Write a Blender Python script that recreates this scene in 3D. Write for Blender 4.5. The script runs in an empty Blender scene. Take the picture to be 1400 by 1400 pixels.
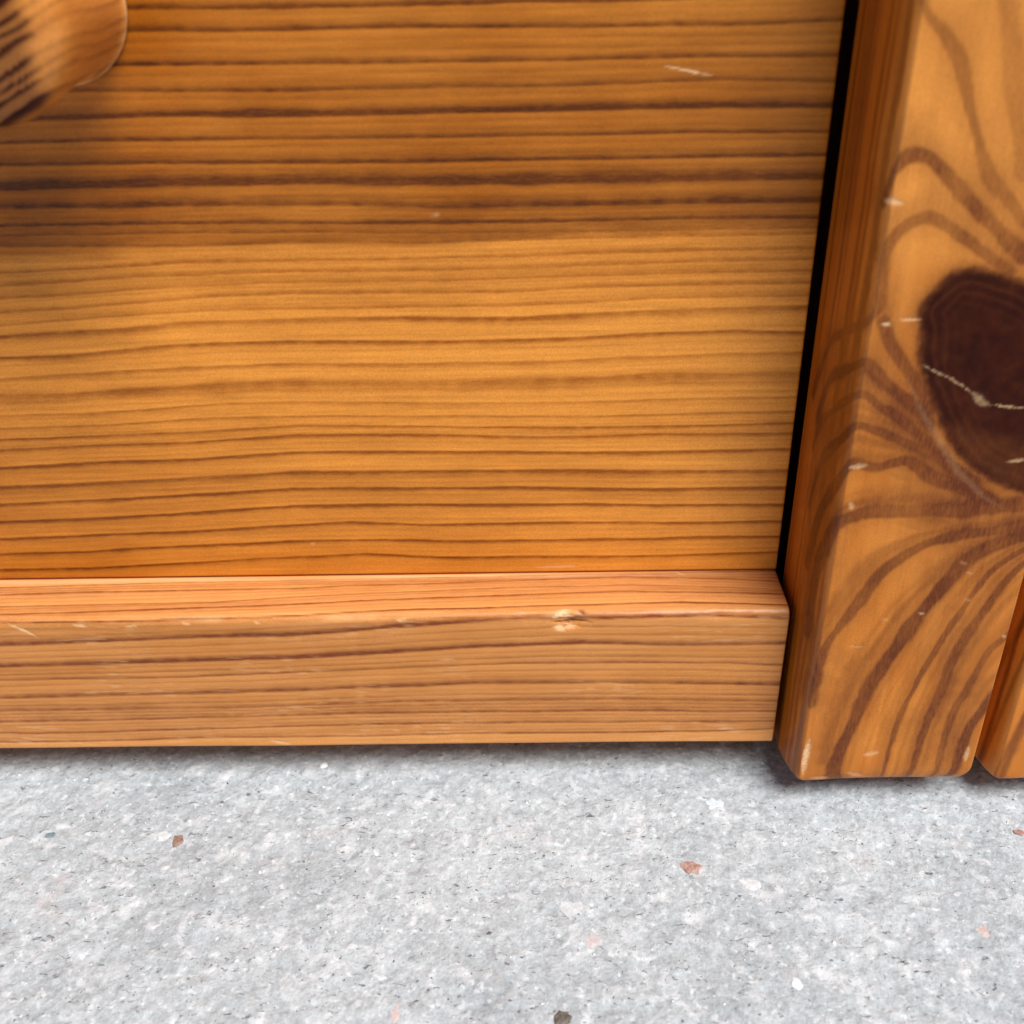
import bpy, math, random
import numpy as np
from mathutils import Matrix, Vector

S = 0.001                      # the scene is measured in millimetres, built in metres
scene = bpy.context.scene
col = scene.collection

# ------------------------------------------------------------------ camera
cam_data = bpy.data.cameras.new("camera")
cam = bpy.data.objects.new("camera", cam_data)
col.objects.link(cam)
RIGHT = Vector((0.99970411, 0.01016796, -0.0220977))
UP = Vector((0.01369794, 0.51538901, 0.85684686))
FWD = Vector((-0.02010129, 0.85689602, -0.51509723))
rot = Matrix((RIGHT, UP, -FWD)).transposed()
cam.matrix_world = Matrix.Translation(Vector((0, -157.083, 150.326)) * S) @ rot.to_4x4()
cam_data.sensor_width = 36.0
cam_data.lens = 36.0 * 1454.29 / 1400.0
cam_data.clip_start = 0.01
cam_data.clip_end = 100.0
cam_data.dof.use_dof = True
cam_data.dof.focus_distance = 0.197
cam_data.dof.aperture_fstop = 18.0
scene.camera = cam

# ------------------------------------------------------------------ daylight
SUN_AZ, SUN_EL = math.radians(38), math.radians(59)      # from the front, a little to the right
sx, sy, sz = math.sin(SUN_AZ) * math.cos(SUN_EL), -math.cos(SUN_AZ) * math.cos(SUN_EL), math.sin(SUN_EL)
world = bpy.data.worlds.new("World")
scene.world = world
world.use_nodes = True
wn = world.node_tree
sky = wn.nodes.new("ShaderNodeTexSky")
sky.sky_type = 'NISHITA'
sky.sun_disc = False
sky.sun_elevation = SUN_EL
sky.sun_rotation = math.atan2(sx, sy)
sky.air_density = 1.0
sky.dust_density = 3.0
sky.ozone_density = 1.0
wn.links.new(sky.outputs[0], wn.nodes["Background"].inputs[0])
wn.nodes["Background"].inputs[1].default_value = 0.05
sun_data = bpy.data.lights.new("sun", 'SUN')
sun_data.energy = 3.2
sun_data.angle = math.radians(33)
sun_data.color = (0.98, 1.0, 1.0)
sun = bpy.data.objects.new("sun", sun_data)
col.objects.link(sun)
sun.rotation_euler = Vector((sx, sy, sz)).to_track_quat('Z', 'Y').to_euler()
sun.location = Vector((sx, sy, sz)) * 3
scene.view_settings.view_transform = 'Standard'
scene.view_settings.look = 'None'
scene.view_settings.gamma = 1.0
scene.view_settings.exposure = 0.46

# ------------------------------------------------------------------ sizes (mm)
D = 12.95           # drawer face behind the rail's face
Z0, Z1 = 2.05, 34.05
XR, XD, XP = 46.6, 46.17, 47.87
P, XQ = 8.03, 82.47
GZ = -7.0           # ground
KX, KZ = -69.3, 135.5
XL = 2 * KX         # mirror: X -> XL - X
S1, S2, C, CD = 12.014, 21.291, 2.40, 8.96
BACK = D + 24

# ------------------------------------------------------------------ where the rings, knot, scratches, painted glints and chips run (mm on each board: along, across)
DRAWER = [(0.75,1,1,[(-58.0,134.55),(-34.0,134.24),(-12.7,134.27),(8.5,134.21),(29.6,134.24)]),
 (0.7,1,1,[(-77.7,131.54),(-58.1,131.62),(-34.4,131.22),(-17.2,131.36),(8.5,130.82),(29.9,130.66),(43.7,130.76)]),
 (0.7,1,1.1,[(-78.9,127.03),(-60.7,127.06),(-35.0,126.64),(-13.1,126.49),(8.6,126.34),(25.9,126.39),(44.3,126.11)]),
 (0.6,1,1,[(-79.9,123.33),(-65.9,123.46),(-35.5,122.84),(-13.3,122.91),(8.6,122.77),(28.3,123.19),(43.6,122.67)]),
 (0.95,1,1.3,[(-81.0,119.43),(-75.3,119.64),(-58.3,119.72),(-35.9,119.38),(-13.6,119.35),(8.7,119.32),(30.8,119.4),(44.1,118.92)]),
 (0.7,1,0.9,[(-81.9,116.09),(-65.9,116.21),(-36.4,115.94),(-13.8,115.71),(8.7,115.58),(31.1,115.57),(43.4,115.32)]),
 (0.75,1,1,[(-82.8,112.79),(-59.8,112.67),(-36.8,112.32),(-14.0,111.98),(8.8,111.97),(31.4,111.86),(43.9,111.72)]),
 (0.95,1,2.3,[(-83.8,109.3),(-60.4,109.41),(-37.2,109.3),(-14.2,108.73),(8.8,108.62),(31.7,108.51),(43.1,108.4)]),
 (0.75,1,1.7,[(-84.6,106.2),(-61.1,106.09),(-37.7,105.87),(-26.0,105.53),(-14.4,104.96),(8.9,104.97),(32.0,104.98),(43.6,104.76)]),
 (0.85,1,0.9,[(-85.4,103.28),(-55.7,103.18),(-38.0,102.84),(-14.5,102.39),(8.9,102.29),(32.2,102.31),(43.9,102.2)]),
 (0.5,1,0.8,[(-85.8,101.74),(-62.0,101.64),(-38.2,101.42),(-14.6,100.85),(8.9,100.64),(32.4,100.66),(44.1,100.56)]),
 (0.55,1,1,[(-86.3,100.06),(-62.4,99.49),(-48.0,99.58),(-38.4,99.75),(-14.7,99.3),(9.0,99.57),(32.5,99.6)]),
 (0.55,1,0.9,[(-87.5,95.55),(-75.2,95.94),(-56.9,96.7),(-38.8,96.73),(-14.9,96.65),(-2.9,96.66),(9.0,96.92),(30.3,97.25),(42.1,97.14)]),
 (0.5,1,1,[(-88.1,93.31),(-63.4,94.48),(-39.1,94.89),(-15.0,94.69),(9.0,94.97),(30.5,95.3),(42.3,95.32)]),
 (0.5,1,1,[(-88.7,91.17),(-76.2,91.7),(-57.7,92.62),(-39.3,93.03),(-15.1,92.83),(9.0,93.25),(33.0,93.54),(43.7,93.46)]),
 (0.55,1,1,[(-89.4,88.74),(-76.8,89.29),(-51.8,90.87),(-39.6,91.15),(-15.2,90.82),(-3.0,90.73),(9.1,91.25),(33.2,91.43),(44.0,91.35)]),
 (0.5,1,1,[(-90.0,86.41),(-71.0,87.63),(-52.2,88.45),(-39.9,88.48),(-15.3,88.41),(-3.1,88.44),(9.1,88.73),(21.2,89.27),(45.4,89.2)]),
 (0.65,-1,1.5,[(-90.6,84.45),(-71.5,85.16),(-58.8,86.24),(-40.1,86.55),(-21.6,86.47),(-3.1,86.13),(9.1,86.55),(21.3,86.97),(44.4,87.19)]),
 (0.7,-1,1.2,[(-91.6,80.58),(-78.8,80.76),(-63.4,82.1),(-53.2,82.45),(-40.7,82.62),(-20.7,82.13),(-3.2,82.21),(9.2,82.38),(16.6,82.78),(33.9,83.12),(45.0,82.79)]),
 (0.5,-1,1.1,[(-92.7,76.49),(-77.1,77.32),(-60.3,77.99),(-41.2,78.46),(-22.2,78.13),(-3.3,78.06),(9.2,78.25),(16.7,78.65),(45.4,79.08)]),
 (0.55,-1,2.6,[(-93.6,73.43),(-80.6,73.35),(-64.9,74.34),(-54.5,74.85),(-41.6,75.04),(-21.2,74.54),(-3.4,74.78),(9.3,74.84),(21.9,75.3),(45.8,75.15)]),
 (0.5,-1,0.8,[(-94.6,69.46),(-78.8,69.76),(-68.3,70.3),(-55.1,71.21),(-42.1,71.27),(-16.4,70.54),(9.3,70.24),(29.8,70.73),(46.3,70.72)]),
 (0.5,-1,0.7,[(-95.3,67.01),(-75.4,67.4),(-62.1,68.18),(-42.5,68.57),(-23.0,68.23),(9.4,67.53),(22.3,67.74),(45.4,67.91)]),
 (0.7,-1,0.8,[(-95.9,64.81),(-78.6,65.11),(-62.6,65.57),(-42.7,66.69),(-16.6,66.1),(9.4,65.37),(22.4,65.44),(45.6,65.62)]),
 (0.75,-1,0.9,[(-96.5,62.59),(-76.3,63.3),(-63.0,63.52),(-43.0,64.8),(-23.3,64.61),(-3.6,63.84),(9.4,63.62),(22.5,63.84),(45.9,63.73)]),
 (0.8,-1,1,[(-97.5,58.99),(-77.1,59.86),(-60.9,60.2),(-43.4,61.26),(-27.5,61.14),(-6.3,60.79),(9.5,60.37),(22.6,60.3),(44.9,60.52)]),
 (0.75,-1,1.4,[(-98.6,54.84),(-71.2,55.79),(-57.5,56.49),(-43.9,57.19),(-23.8,57.01),(9.5,56.76),(22.8,56.24),(45.4,56.02)]),
 (0.85,-1,1,[(-99.7,51.08),(-71.9,52.37),(-58.1,53.09),(-44.4,53.8),(-24.1,53.47),(-3.9,53.45),(9.6,52.92),(23.0,52.55),(44.4,52.51)]),
 (0.85,-1,0.9,[(-100.7,47.41),(-82.4,47.93),(-65.7,48.78),(-44.9,50.04),(-28.4,50.1),(-4.0,49.7),(9.6,49.64),(23.2,49.11),(45.5,48.91)]),
 (0.85,-1,0.9,[(-101.7,43.66),(-84.7,44.22),(-66.4,44.75),(-45.4,45.88),(-34.3,46.35),(-20.6,45.49),(-4.0,45.55),(9.7,45.66),(23.4,45.28),(45.9,45.24)]),
 (0.8,-1,0.9,[(-102.6,40.17),(-85.5,40.58),(-67.0,41.46),(-45.9,42.29),(-31.9,42.4),(-18.0,41.86),(2.8,41.7),(23.5,41.87),(46.2,42.0)]),
 (0.75,-1,0.8,[(-103.6,36.63),(-86.4,36.71),(-67.7,37.61),(-46.3,38.63),(-32.2,39.09),(-18.2,38.2),(2.8,38.05),(23.7,37.89),(45.9,38.38)])]
RAIL = [(0.55,-1,0.7,[(-103.3,2.24),(-82.1,1.71),(-75.1,1.37),(-46.7,0.99),(-4.3,0.43),(45.0,-0.22)]),
 (0.6,-1,0.8,[(-102.3,4.7),(-85.6,4.08),(-68.7,3.95),(-46.2,3.7),(-35.1,2.97),(-18.3,2.6),(-4.3,1.92),(16.8,1.15),(37.6,2.34),(47.1,3.52)]),
 (0.5,-1,0.7,[(-100.7,8.52),(-78.5,8.27),(-60.6,7.93),(-45.7,6.59),(-31.9,5.69),(-18.1,5.02),(-4.3,4.36),(19.3,3.89),(37.1,5.24),(46.5,6.15)]),
 (0.7,-1,0.7,[(-99.6,11.07),(-77.8,10.36),(-64.3,9.71),(-45.2,8.94),(-28.9,7.88),(-4.2,6.74),(16.4,5.99),(36.8,6.89),(46.2,7.56)]),
 (0.75,-1,0.7,[(-98.8,13.08),(-81.2,13.5),(-60.7,12.96),(-44.6,12.38),(-31.2,11.29),(-4.2,10.46),(9.3,10.05),(26.9,9.72),(46.2,11.02)]),
 (0.8,1,1.6,[(-100.3,18.68),(-79.4,17.95),(-62.8,17.32),(-45.0,17.07),(-25.8,15.48),(-4.2,13.95),(14.6,14.05),(30.6,13.62),(46.0,14.67)]),
 (0.75,1,1.6,[(-101.7,23.75),(-73.6,23.08),(-59.6,22.74),(-45.7,22.41),(-23.5,21.15),(-12.5,20.44),(9.3,19.72),(25.6,20.29),(45.9,20.41)]),
 (0.6,1,0.8,[(-102.6,27.14),(-68.7,26.88),(-46.2,26.12),(-23.8,25.0),(-4.4,24.39),(16.2,24.5),(36.8,24.96),(45.8,25.43)]),
 (0.65,1,1.6,[(-103.8,31.52),(-75.2,30.98),(-46.7,30.44),(-32.6,29.9),(-11.5,29.1),(9.4,29.2),(45.6,30.23)]),
 (0.55,1,1.3,[(-104.7,34.86),(-78.8,34.64),(-61.6,34.67),(-47.2,34.3),(-24.4,33.49),(-4.6,33.39),(16.5,33.48),(46.0,34.42)]),
 (0.6,1,1,[(-105.5,37.69),(-76.4,37.3),(-54.8,37.02),(-47.6,36.73),(-33.2,36.36),(-4.7,36.35),(13.8,36.41),(46.3,37.02)]),
 (0.65,1,0.8,[(-106.4,40.75),(-84.4,40.64),(-59.6,40.0),(-47.9,39.57),(-26.3,39.28),(-4.7,39.18),(46.6,39.46)]),
 (0.6,1,0.7,[(-107.0,43.08),(-81.9,42.81),(-61.4,42.29),(-48.3,42.26),(-33.7,42.25),(-12.0,41.95),(16.8,42.12),(38.2,41.82),(46.5,41.35)])]
POST = [(0.6,0.88,[(19.88,136.93),(21.85,133.93),(24.5,131.06),(27.47,127.76),(30.12,121.55),(32.15,117.28),(34.34,112.87),(37.18,109.83),(40.06,107.24),(44.87,104.05)]),
 (0.45,1.38,[(30.99,137.65),(33.29,130.01),(35.63,121.9),(38.71,113.28)]),
 (0.75,1.0,[(19.1,109.6),(20.41,113.42),(22.02,115.75),(23.5,116.3),(25.53,115.97),(27.61,114.28),(30.28,111.77),(33.39,108.7),(36.55,105.66),(41.28,101.8)]),
 (0.7,0.81,[(4.23,73.06),(8.27,82.71),(15.22,89.36),(21.33,93.65),(21.58,97.53),(21.57,102.92),(23.04,105.92),(25.31,107.53),(27.31,107.69),(30.33,106.2),(33.1,104.07),(36.06,102.11),(39.75,99.37)]),
 (0.75,1.12,[(22.9,92.49),(24.74,89.02),(27.17,85.45),(29.77,81.81),(31.87,78.09)]),
 (0.8,0.88,[(8.49,71.0),(11.05,77.51),(13.66,81.06),(17.68,84.44),(20.88,85.99),(23.3,84.33),(26.54,81.26),(29.74,78.75),(32.81,75.32)]),
 (0.75,0.69,[(8.31,65.39),(10.69,70.72),(13.21,73.92),(16.23,77.49),(19.48,80.31),(21.97,80.73),(24.35,78.96),(28.52,76.02),(32.42,73.03),(36.03,70.13)]),
 (0.8,0.81,[(10.94,55.34),(12.33,62.19),(14.28,67.09),(17.17,71.46),(20.87,75.31),(24.26,74.45),(28.48,72.84),(32.81,70.83),(37.32,68.14),(41.68,64.74)]),
 (0.85,1.0,[(13.61,44.91),(14.74,55.8),(16.36,60.15),(18.91,65.0),(21.46,68.53),(25.25,67.94),(28.55,68.94),(30.81,69.17),(34.79,66.19),(39.4,64.5),(44.63,61.7)]),
 (0.85,1.25,[(16.24,32.33),(16.67,45.34),(17.91,51.4),(20.13,56.94),(23.74,59.13),(27.1,59.63),(34.17,59.8),(41.22,59.96),(50.46,60.78)]),
 (0.85,0.94,[(20.97,19.08),(21.8,29.54),(22.99,34.25),(26.35,40.99),(29.66,47.78),(35.03,52.84),(41.44,55.18),(46.45,55.81),(52.43,57.27)]),
 (0.9,1.31,[(27.33,-2.91),(28.14,6.63),(29.28,12.13),(30.84,20.79),(33.34,28.38),(37.44,38.96),(40.85,45.52),(43.8,50.52),(48.61,53.5),(53.95,55.84)]),
 (0.8,0.62,[(36.75,-3.02),(37.54,12.03),(39.42,23.08),(41.97,32.04),(44.51,39.33),(47.81,47.51),(52.43,51.99)]),
 (0.8,0.75,[(42.09,-3.08),(42.95,11.96),(44.06,20.61),(45.06,29.21),(47.78,37.4),(50.44,44.92),(53.02,49.35)]),
 (0.75,0.69,[(47.42,-3.14),(47.23,13.53),(48.77,21.41),(50.79,30.12),(52.92,33.34),(55.12,37.13)]),
 (0.8,1.0,[(50.47,-2.2),(50.74,9.31),(52.21,15.42),(54.66,21.5)]),
 (0.35,0.62,[(10.05,136.19),(8.99,98.66),(7.37,79.77)]),
 (0.25,0.5,[(3.2,135.63),(3.28,92.04),(7.07,53.05)]),
 (0.45,0.44,[(12.52,39.47),(13.36,23.39),(14.26,5.99),(14.36,0.32)]),
 (0.4,0.38,[(14.63,40.88),(15.53,25.08),(16.88,6.45),(17.27,1.08)]),
 (0.5,0.56,[(17.95,35.21),(18.39,20.43),(20.1,1.83)]),
 (0.3,0.88,[(16.95,136.72),(19.05,101.72)])]
KNOT = [(28.55,90.68),(27.85,94.09),(29.66,97.6),(32.35,99.94),(35.67,99.98),(39.32,98.94),(43.09,97.46),(47.77,94.06),(51.02,85.03),(53.15,73.96),(52.24,63.21),(47.22,63.84),(41.31,67.15),(36.55,72.19),(32.99,78.07),(30.0,83.61),(28.94,87.19)]
M_DRAWER_MARKS = [(0.9,0.17,[(20.3,125.29),(23.9,124.41),(28.5,123.49)]),
 (0.25,0.35,[(-15.6,103.93),(-14.2,103.67)]),
 (0.5,0.23,[(-0.0,35.56),(9.8,35.75)]),
 (0.3,0.29,[(-85.4,42.25),(-84.9,41.91)]),
 (0.3,0.29,[(-42.4,41.91),(-41.5,41.07)])]
M_RAIL_MARKS = [(0.9,0.29,[(-97.6,13.77),(-94.7,15.5),(-92.3,17.42)]),
 (0.7,0.29,[(-85.5,14.28),(-82.5,14.66)]),
 (0.5,0.29,[(-76.0,14.92),(-73.2,14.29)]),
 (0.7,0.29,[(-65.4,13.9),(-63.4,14.6)]),
 (0.6,0.35,[(-51.7,13.93),(-50.9,14.27)]),
 (0.5,0.46,[(-25.7,13.97),(-24.1,13.99),(-23.5,13.0)]),
 (1,0.63,[(3.2,14.05),(5.2,12.24),(7.3,11.37)]),
 (1,0.4,[(4.1,13.4),(7.6,13.45)]),
 (0.9,0.58,[(3.4,15.9),(5.9,16.78)]),
 (0.7,0.35,[(5.2,16.26),(7.9,15.96)]),
 (0.7,0.29,[(-53.0,43.17),(-47.8,44.6)]),
 (0.6,0.23,[(26.8,-0.38),(29.4,1.18)]),
 (0.5,0.17,[(25.8,1.84),(30.6,2.19)]),
 (0.5,0.29,[(35.3,41.4),(38.9,41.07)]),
 (0.35,0.23,[(-28.5,40.78),(-26.4,41.0)]),
 (0.3,0.29,[(-18.2,23.32),(-14.7,23.19)]),
 (0.3,0.46,[(19.9,12.53),(33.2,12.57)])]
C_RAIL_MARKS = [(0.9,0.23,[(2.8,14.72),(5.9,15.26),(9.2,14.81),(10.8,15.17)]),
 (0.6,0.52,[(8.2,11.39),(9.2,13.48)])]
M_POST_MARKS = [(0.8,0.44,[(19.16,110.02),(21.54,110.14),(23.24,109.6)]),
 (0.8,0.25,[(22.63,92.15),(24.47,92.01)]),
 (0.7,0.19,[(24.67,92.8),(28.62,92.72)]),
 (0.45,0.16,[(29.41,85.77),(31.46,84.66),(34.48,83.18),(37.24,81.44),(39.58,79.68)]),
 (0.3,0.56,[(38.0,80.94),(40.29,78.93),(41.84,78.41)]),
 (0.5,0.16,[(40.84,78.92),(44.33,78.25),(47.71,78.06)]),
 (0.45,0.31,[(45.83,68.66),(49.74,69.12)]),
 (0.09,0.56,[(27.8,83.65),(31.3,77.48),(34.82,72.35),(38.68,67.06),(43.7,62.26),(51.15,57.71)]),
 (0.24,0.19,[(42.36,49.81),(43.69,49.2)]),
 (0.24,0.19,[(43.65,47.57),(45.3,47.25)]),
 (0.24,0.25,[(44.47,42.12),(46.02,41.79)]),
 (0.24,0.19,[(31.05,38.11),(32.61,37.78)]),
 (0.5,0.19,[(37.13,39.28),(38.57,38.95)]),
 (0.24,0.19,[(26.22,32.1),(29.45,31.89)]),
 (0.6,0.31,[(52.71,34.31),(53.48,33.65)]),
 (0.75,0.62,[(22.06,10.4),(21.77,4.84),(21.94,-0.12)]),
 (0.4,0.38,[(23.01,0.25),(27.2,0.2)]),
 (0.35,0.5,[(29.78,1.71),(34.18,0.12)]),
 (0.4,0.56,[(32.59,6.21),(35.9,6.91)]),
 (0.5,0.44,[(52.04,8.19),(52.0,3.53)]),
 (0.55,0.38,[(21.09,68.04),(24.59,68.48)]),  # this and the next: bluish sky glints painted as pale marks
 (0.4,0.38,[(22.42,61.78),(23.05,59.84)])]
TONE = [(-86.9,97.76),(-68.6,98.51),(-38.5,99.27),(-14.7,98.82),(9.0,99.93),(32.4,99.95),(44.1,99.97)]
CHIPS = [('red',28.1,-23.1,4.03,3.36),('brown',-69.0,-15.5,2.8,3.31),('white',38.1,-26.7,4.75,2.93),('pink',75.9,-36.8,2.76,4.18),('grain',-44.0,3.9,1.97,1.68),('dark',3.4,-53.0,3.28,2.93),('quartz',42.2,-46.9,2.16,2.33),('blue',34.4,-7.7,4.87,3.58),('white2',-72.7,-14.4,4.22,2.93),('pink2',8.9,-38.5,3.26,3.14),('rust',90.9,-15.3,2.21,1.73),('pale',6.1,-31.5,4.41,5.4),('teal',-94.2,-14.2,2.26,1.57),('rose',-23.3,-52.0,1.65,3.93)]

# ------------------------------------------------------------------ helpers
def hash2(ix, iy, seed):
    h = (ix.astype(np.int64) * 374761393 + iy.astype(np.int64) * 668265263 + seed * 2147483647) & 0xffffffff
    h = ((h ^ (h >> 13)) * 1274126177) & 0xffffffff
    h = (h ^ (h >> 16)) & 0xffffffff
    return h / 4294967295.0

def vnoise(x, y, seed):
    """smooth value noise, 0..1"""
    x, y = np.broadcast_arrays(np.asarray(x, float), np.asarray(y, float))
    ix, iy = np.floor(x), np.floor(y)
    fx, fy = x - ix, y - iy
    fx, fy = fx * fx * (3 - 2 * fx), fy * fy * (3 - 2 * fy)
    a, b = hash2(ix, iy, seed), hash2(ix + 1, iy, seed)
    c, d = hash2(ix, iy + 1, seed), hash2(ix + 1, iy + 1, seed)
    return (a * (1 - fx) + b * fx) * (1 - fy) + (c * (1 - fx) + d * fx) * fy

def fbm(x, y, seed, oct=3):
    t, a, n = 0, 1.0, 0
    for k in range(oct):
        t = t + a * vnoise(x * 2 ** k, y * 2 ** k, seed + 17 * k); n += a; a *= .5
    return t / n

def smooth(e0, e1, v):
    t = np.clip((v - e0) / (e1 - e0), 0, 1)
    return t * t * (3 - 2 * t)

def interp_ext(x, pts):
    px = np.array([p[0] for p in pts]); py = np.array([p[1] for p in pts])
    o = np.argsort(px); px, py = px[o], py[o]
    y = np.interp(x, px, py)
    s0 = (py[1] - py[0]) / max(px[1] - px[0], 1e-3)
    s1 = (py[-1] - py[-2]) / max(px[-1] - px[-2], 1e-3)
    s0, s1 = max(-.06, min(.06, s0)), max(-.06, min(.06, s1))
    y = np.where(x < px[0], py[0] + np.maximum(x - px[0], -25) * s0, y)
    return np.where(x > px[-1], py[-1] + np.minimum(x - px[-1], 25) * s1, y)

def ring_field(lines, xs, ss, seed, wscale=1.0, flip=1):
    """annual rings running along x: 0 earlywood .. 1 latewood on the (s, x) grid"""
    keep = np.ones((len(ss), len(xs)))
    wide = np.zeros_like(keep)
    for i, (st, k, w, pts) in enumerate(lines):
        p = interp_ext(xs, pts)
        p = p + (vnoise(xs / 11, i * 7.3, seed) - .5) * .20 + (vnoise(xs / 2.6, i * 3.1, seed + 5) - .5) * .09 + (vnoise(xs / .8, i * 3.7, seed + 6) - .5) * .06
        amp = st * (.80 + .36 * vnoise(xs / 18, i * 5.7, seed + 9)) * (.82 + .3 * vnoise(xs / 1.7, i * 9.1, seed + 3))
        d = (ss[:, None] - p[None, :]) * k * flip
        cw = .30 * w * wscale * (.75 + .6 * vnoise(xs / 6, i * 2.9, seed + 31))[None, :]
        core = np.where(d > 0, np.exp(-(d / (cw * 1.7)) ** 2), np.exp(-(d / (cw * .75)) ** 2))
        tail = np.where(d > 0, np.exp(-d / (1.4 * wscale)), np.exp(-(d / .20) ** 2)) * .43
        prof = np.clip(core + tail * (1 - core), 0, 1) * amp[None, :]
        keep *= 1 - np.clip(prof * 1.32, 0, .97)
    return 1 - keep

def seg_dist(U, V, pts):
    best = np.full(U.shape, 1e9)
    for (x0, y0), (x1, y1) in zip(pts[:-1], pts[1:]):
        dx, dy = x1 - x0, y1 - y0
        L = dx * dx + dy * dy + 1e-9
        t = np.clip(((U - x0) * dx + (V - y0) * dy) / L, 0, 1)
        best = np.minimum(best, np.hypot(U - x0 - t * dx, V - y0 - t * dy))
    return best

def resample(pts, n=5):
    """Catmull-Rom smoothing of a polyline"""
    p = np.array([pts[0]] + list(pts) + [pts[-1]], float); out = []
    for i in range(1, len(p) - 2):
        for t in np.linspace(0, 1, n, endpoint=False):
            a, b, c, d = p[i - 1], p[i], p[i + 1], p[i + 2]
            out.append(tuple(.5 * (2 * b + (c - a) * t + (2 * a - 5 * b + 4 * c - d) * t * t + (3 * b - a - 3 * c + d) * t ** 3)))
    out.append(tuple(p[-2]))
    return out

def stroke(U, V, pts, w, soft=.6, taper=False, mod=None):
    """a soft stroke of half-width w"""
    lo = np.min(np.array(pts), 0) - 4 * w - .8; hi = np.max(np.array(pts), 0) + 4 * w + .8
    m = (U >= lo[0]) & (U <= hi[0]) & (V >= lo[1]) & (V <= hi[1])
    f = np.zeros(U.shape)
    if m.any():
        d = seg_dist(U[m], V[m], pts)
        if taper:
            a, b = np.array(pts[0]), np.array(pts[-1])
            ab = b - a; L = np.hypot(*ab) + 1e-6
            t = ((U[m] - a[0]) * ab[0] + (V[m] - a[1]) * ab[1]) / L / L
            d = d + w * 1.3 * np.clip(np.abs(t - .45) * 2, 0, 1.3) ** 2
        if mod is not None: d = d / mod[m]
        f[m] = 1 - smooth(w * (1 - soft), w * (1 + soft), d)
    return f

def mark_field(U, V, marks, seed):
    f = np.zeros(U.shape)
    for st, w, pts in marks:
        wob = (fbm(U * 3.1, V * 3.1, seed) - .5) * .35
        f = np.maximum(f, st * stroke(U + wob, V + wob, pts, max(w, .13), .6, True) * (.55 + .8 * vnoise(U * 2.5, V * 5, seed + 2)))
    return np.clip(f, 0, 1)

def grid_mesh(name, co, attrs=None, caps=(), mat=None, parent=None, smooth_shade=True):
    """co: (rows, cols, 3) in mm; attrs: name -> (rows, cols); caps: lists of (row, col) loops"""
    R, Cn = co.shape[:2]
    idx = np.arange(R * Cn).reshape(R, Cn)
    q = np.stack([idx[:-1, :-1], idx[:-1, 1:], idx[1:, 1:], idx[1:, :-1]], -1).reshape(-1, 4)
    loops = [q.reshape(-1)]
    tot = [np.full(len(q), 4)]
    for c in caps:
        loops.append(np.array([idx[r, k] for r, k in c])); tot.append(np.array([len(c)]))
    loops = np.concatenate(loops).astype(np.int32); tot = np.concatenate(tot).astype(np.int32)
    me = bpy.data.meshes.new(name)
    me.vertices.add(R * Cn)
    me.vertices.foreach_set("co", (co.reshape(-1, 3) * S).astype(np.float32).ravel())
    me.loops.add(len(loops)); me.loops.foreach_set("vertex_index", loops)
    me.polygons.add(len(tot))
    me.polygons.foreach_set("loop_start", np.concatenate([[0], np.cumsum(tot)[:-1]]).astype(np.int32))
    me.polygons.foreach_set("loop_total", tot)
    me.update(calc_edges=True)
    sm = np.ones(len(tot), bool) if smooth_shade else np.zeros(len(tot), bool)
    if len(caps): sm[-len(caps):] = False
    me.polygons.foreach_set("use_smooth", sm)
    for k, v in (attrs or {}).items():
        a = me.attributes.new(k, 'FLOAT', 'POINT')
        a.data.foreach_set("value", np.ascontiguousarray(v, dtype=np.float32).ravel())
    me.validate()
    if mat: me.materials.append(mat)
    o = bpy.data.objects.new(name, me)
    col.objects.link(o)
    if parent: o.parent = parent
    return o

def box(name, x0, x1, y0, y1, z0, z1, mat, parent, r=.5):
    import bmesh
    bm = bmesh.new()
    bmesh.ops.create_cube(bm, size=1)
    for v in bm.verts:
        v.co = Vector(((x0 + x1) / 2 + v.co.x * (x1 - x0), (y0 + y1) / 2 + v.co.y * (y1 - y0), (z0 + z1) / 2 + v.co.z * (z1 - z0))) * S
    bmesh.ops.bevel(bm, geom=bm.edges[:], offset=r * S, segments=2, affect='EDGES')
    me = bpy.data.meshes.new(name); bm.to_mesh(me); bm.free()
    me.materials.append(mat)
    o = bpy.data.objects.new(name, me); col.objects.link(o); o.parent = parent
    return o

# ------------------------------------------------------------------ materials
def nd(nt, kind, **kw):
    n = nt.nodes.new(kind)
    for k, v in kw.items(): setattr(n, k, v)
    return n

def mathn(nt, op, a, b=None, clamp=False):
    n = nt.nodes.new("ShaderNodeMath"); n.operation = op; n.use_clamp = clamp
    for i, v in enumerate((a, b)):
        if v is None: continue
        if isinstance(v, (int, float)): n.inputs[i].default_value = v
        else: nt.links.new(v, n.inputs[i])
    return n.outputs[0]

def mixc(nt, fac, a, b, mode='MIX'):
    n = nt.nodes.new("ShaderNodeMix"); n.data_type = 'RGBA'; n.blend_type = mode
    for s, v in ((n.inputs[0], fac), (n.inputs[6], a), (n.inputs[7], b)):
        if isinstance(v, (int, float)): s.default_value = v
        elif isinstance(v, tuple): s.default_value = (*v, 1)
        else: nt.links.new(v, s)
    return n.outputs[2]

def ramp(nt, v, stops):
    n = nt.nodes.new("ShaderNodeValToRGB")
    while len(n.color_ramp.elements) < len(stops): n.color_ramp.elements.new(.5)
    for e, (p, c) in zip(n.color_ramp.elements, stops):
        e.position = p; e.color = (*c, 1) if isinstance(c, tuple) else (c, c, c, 1)
    nt.links.new(v, n.inputs[0])
    return n.outputs[0]

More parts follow.
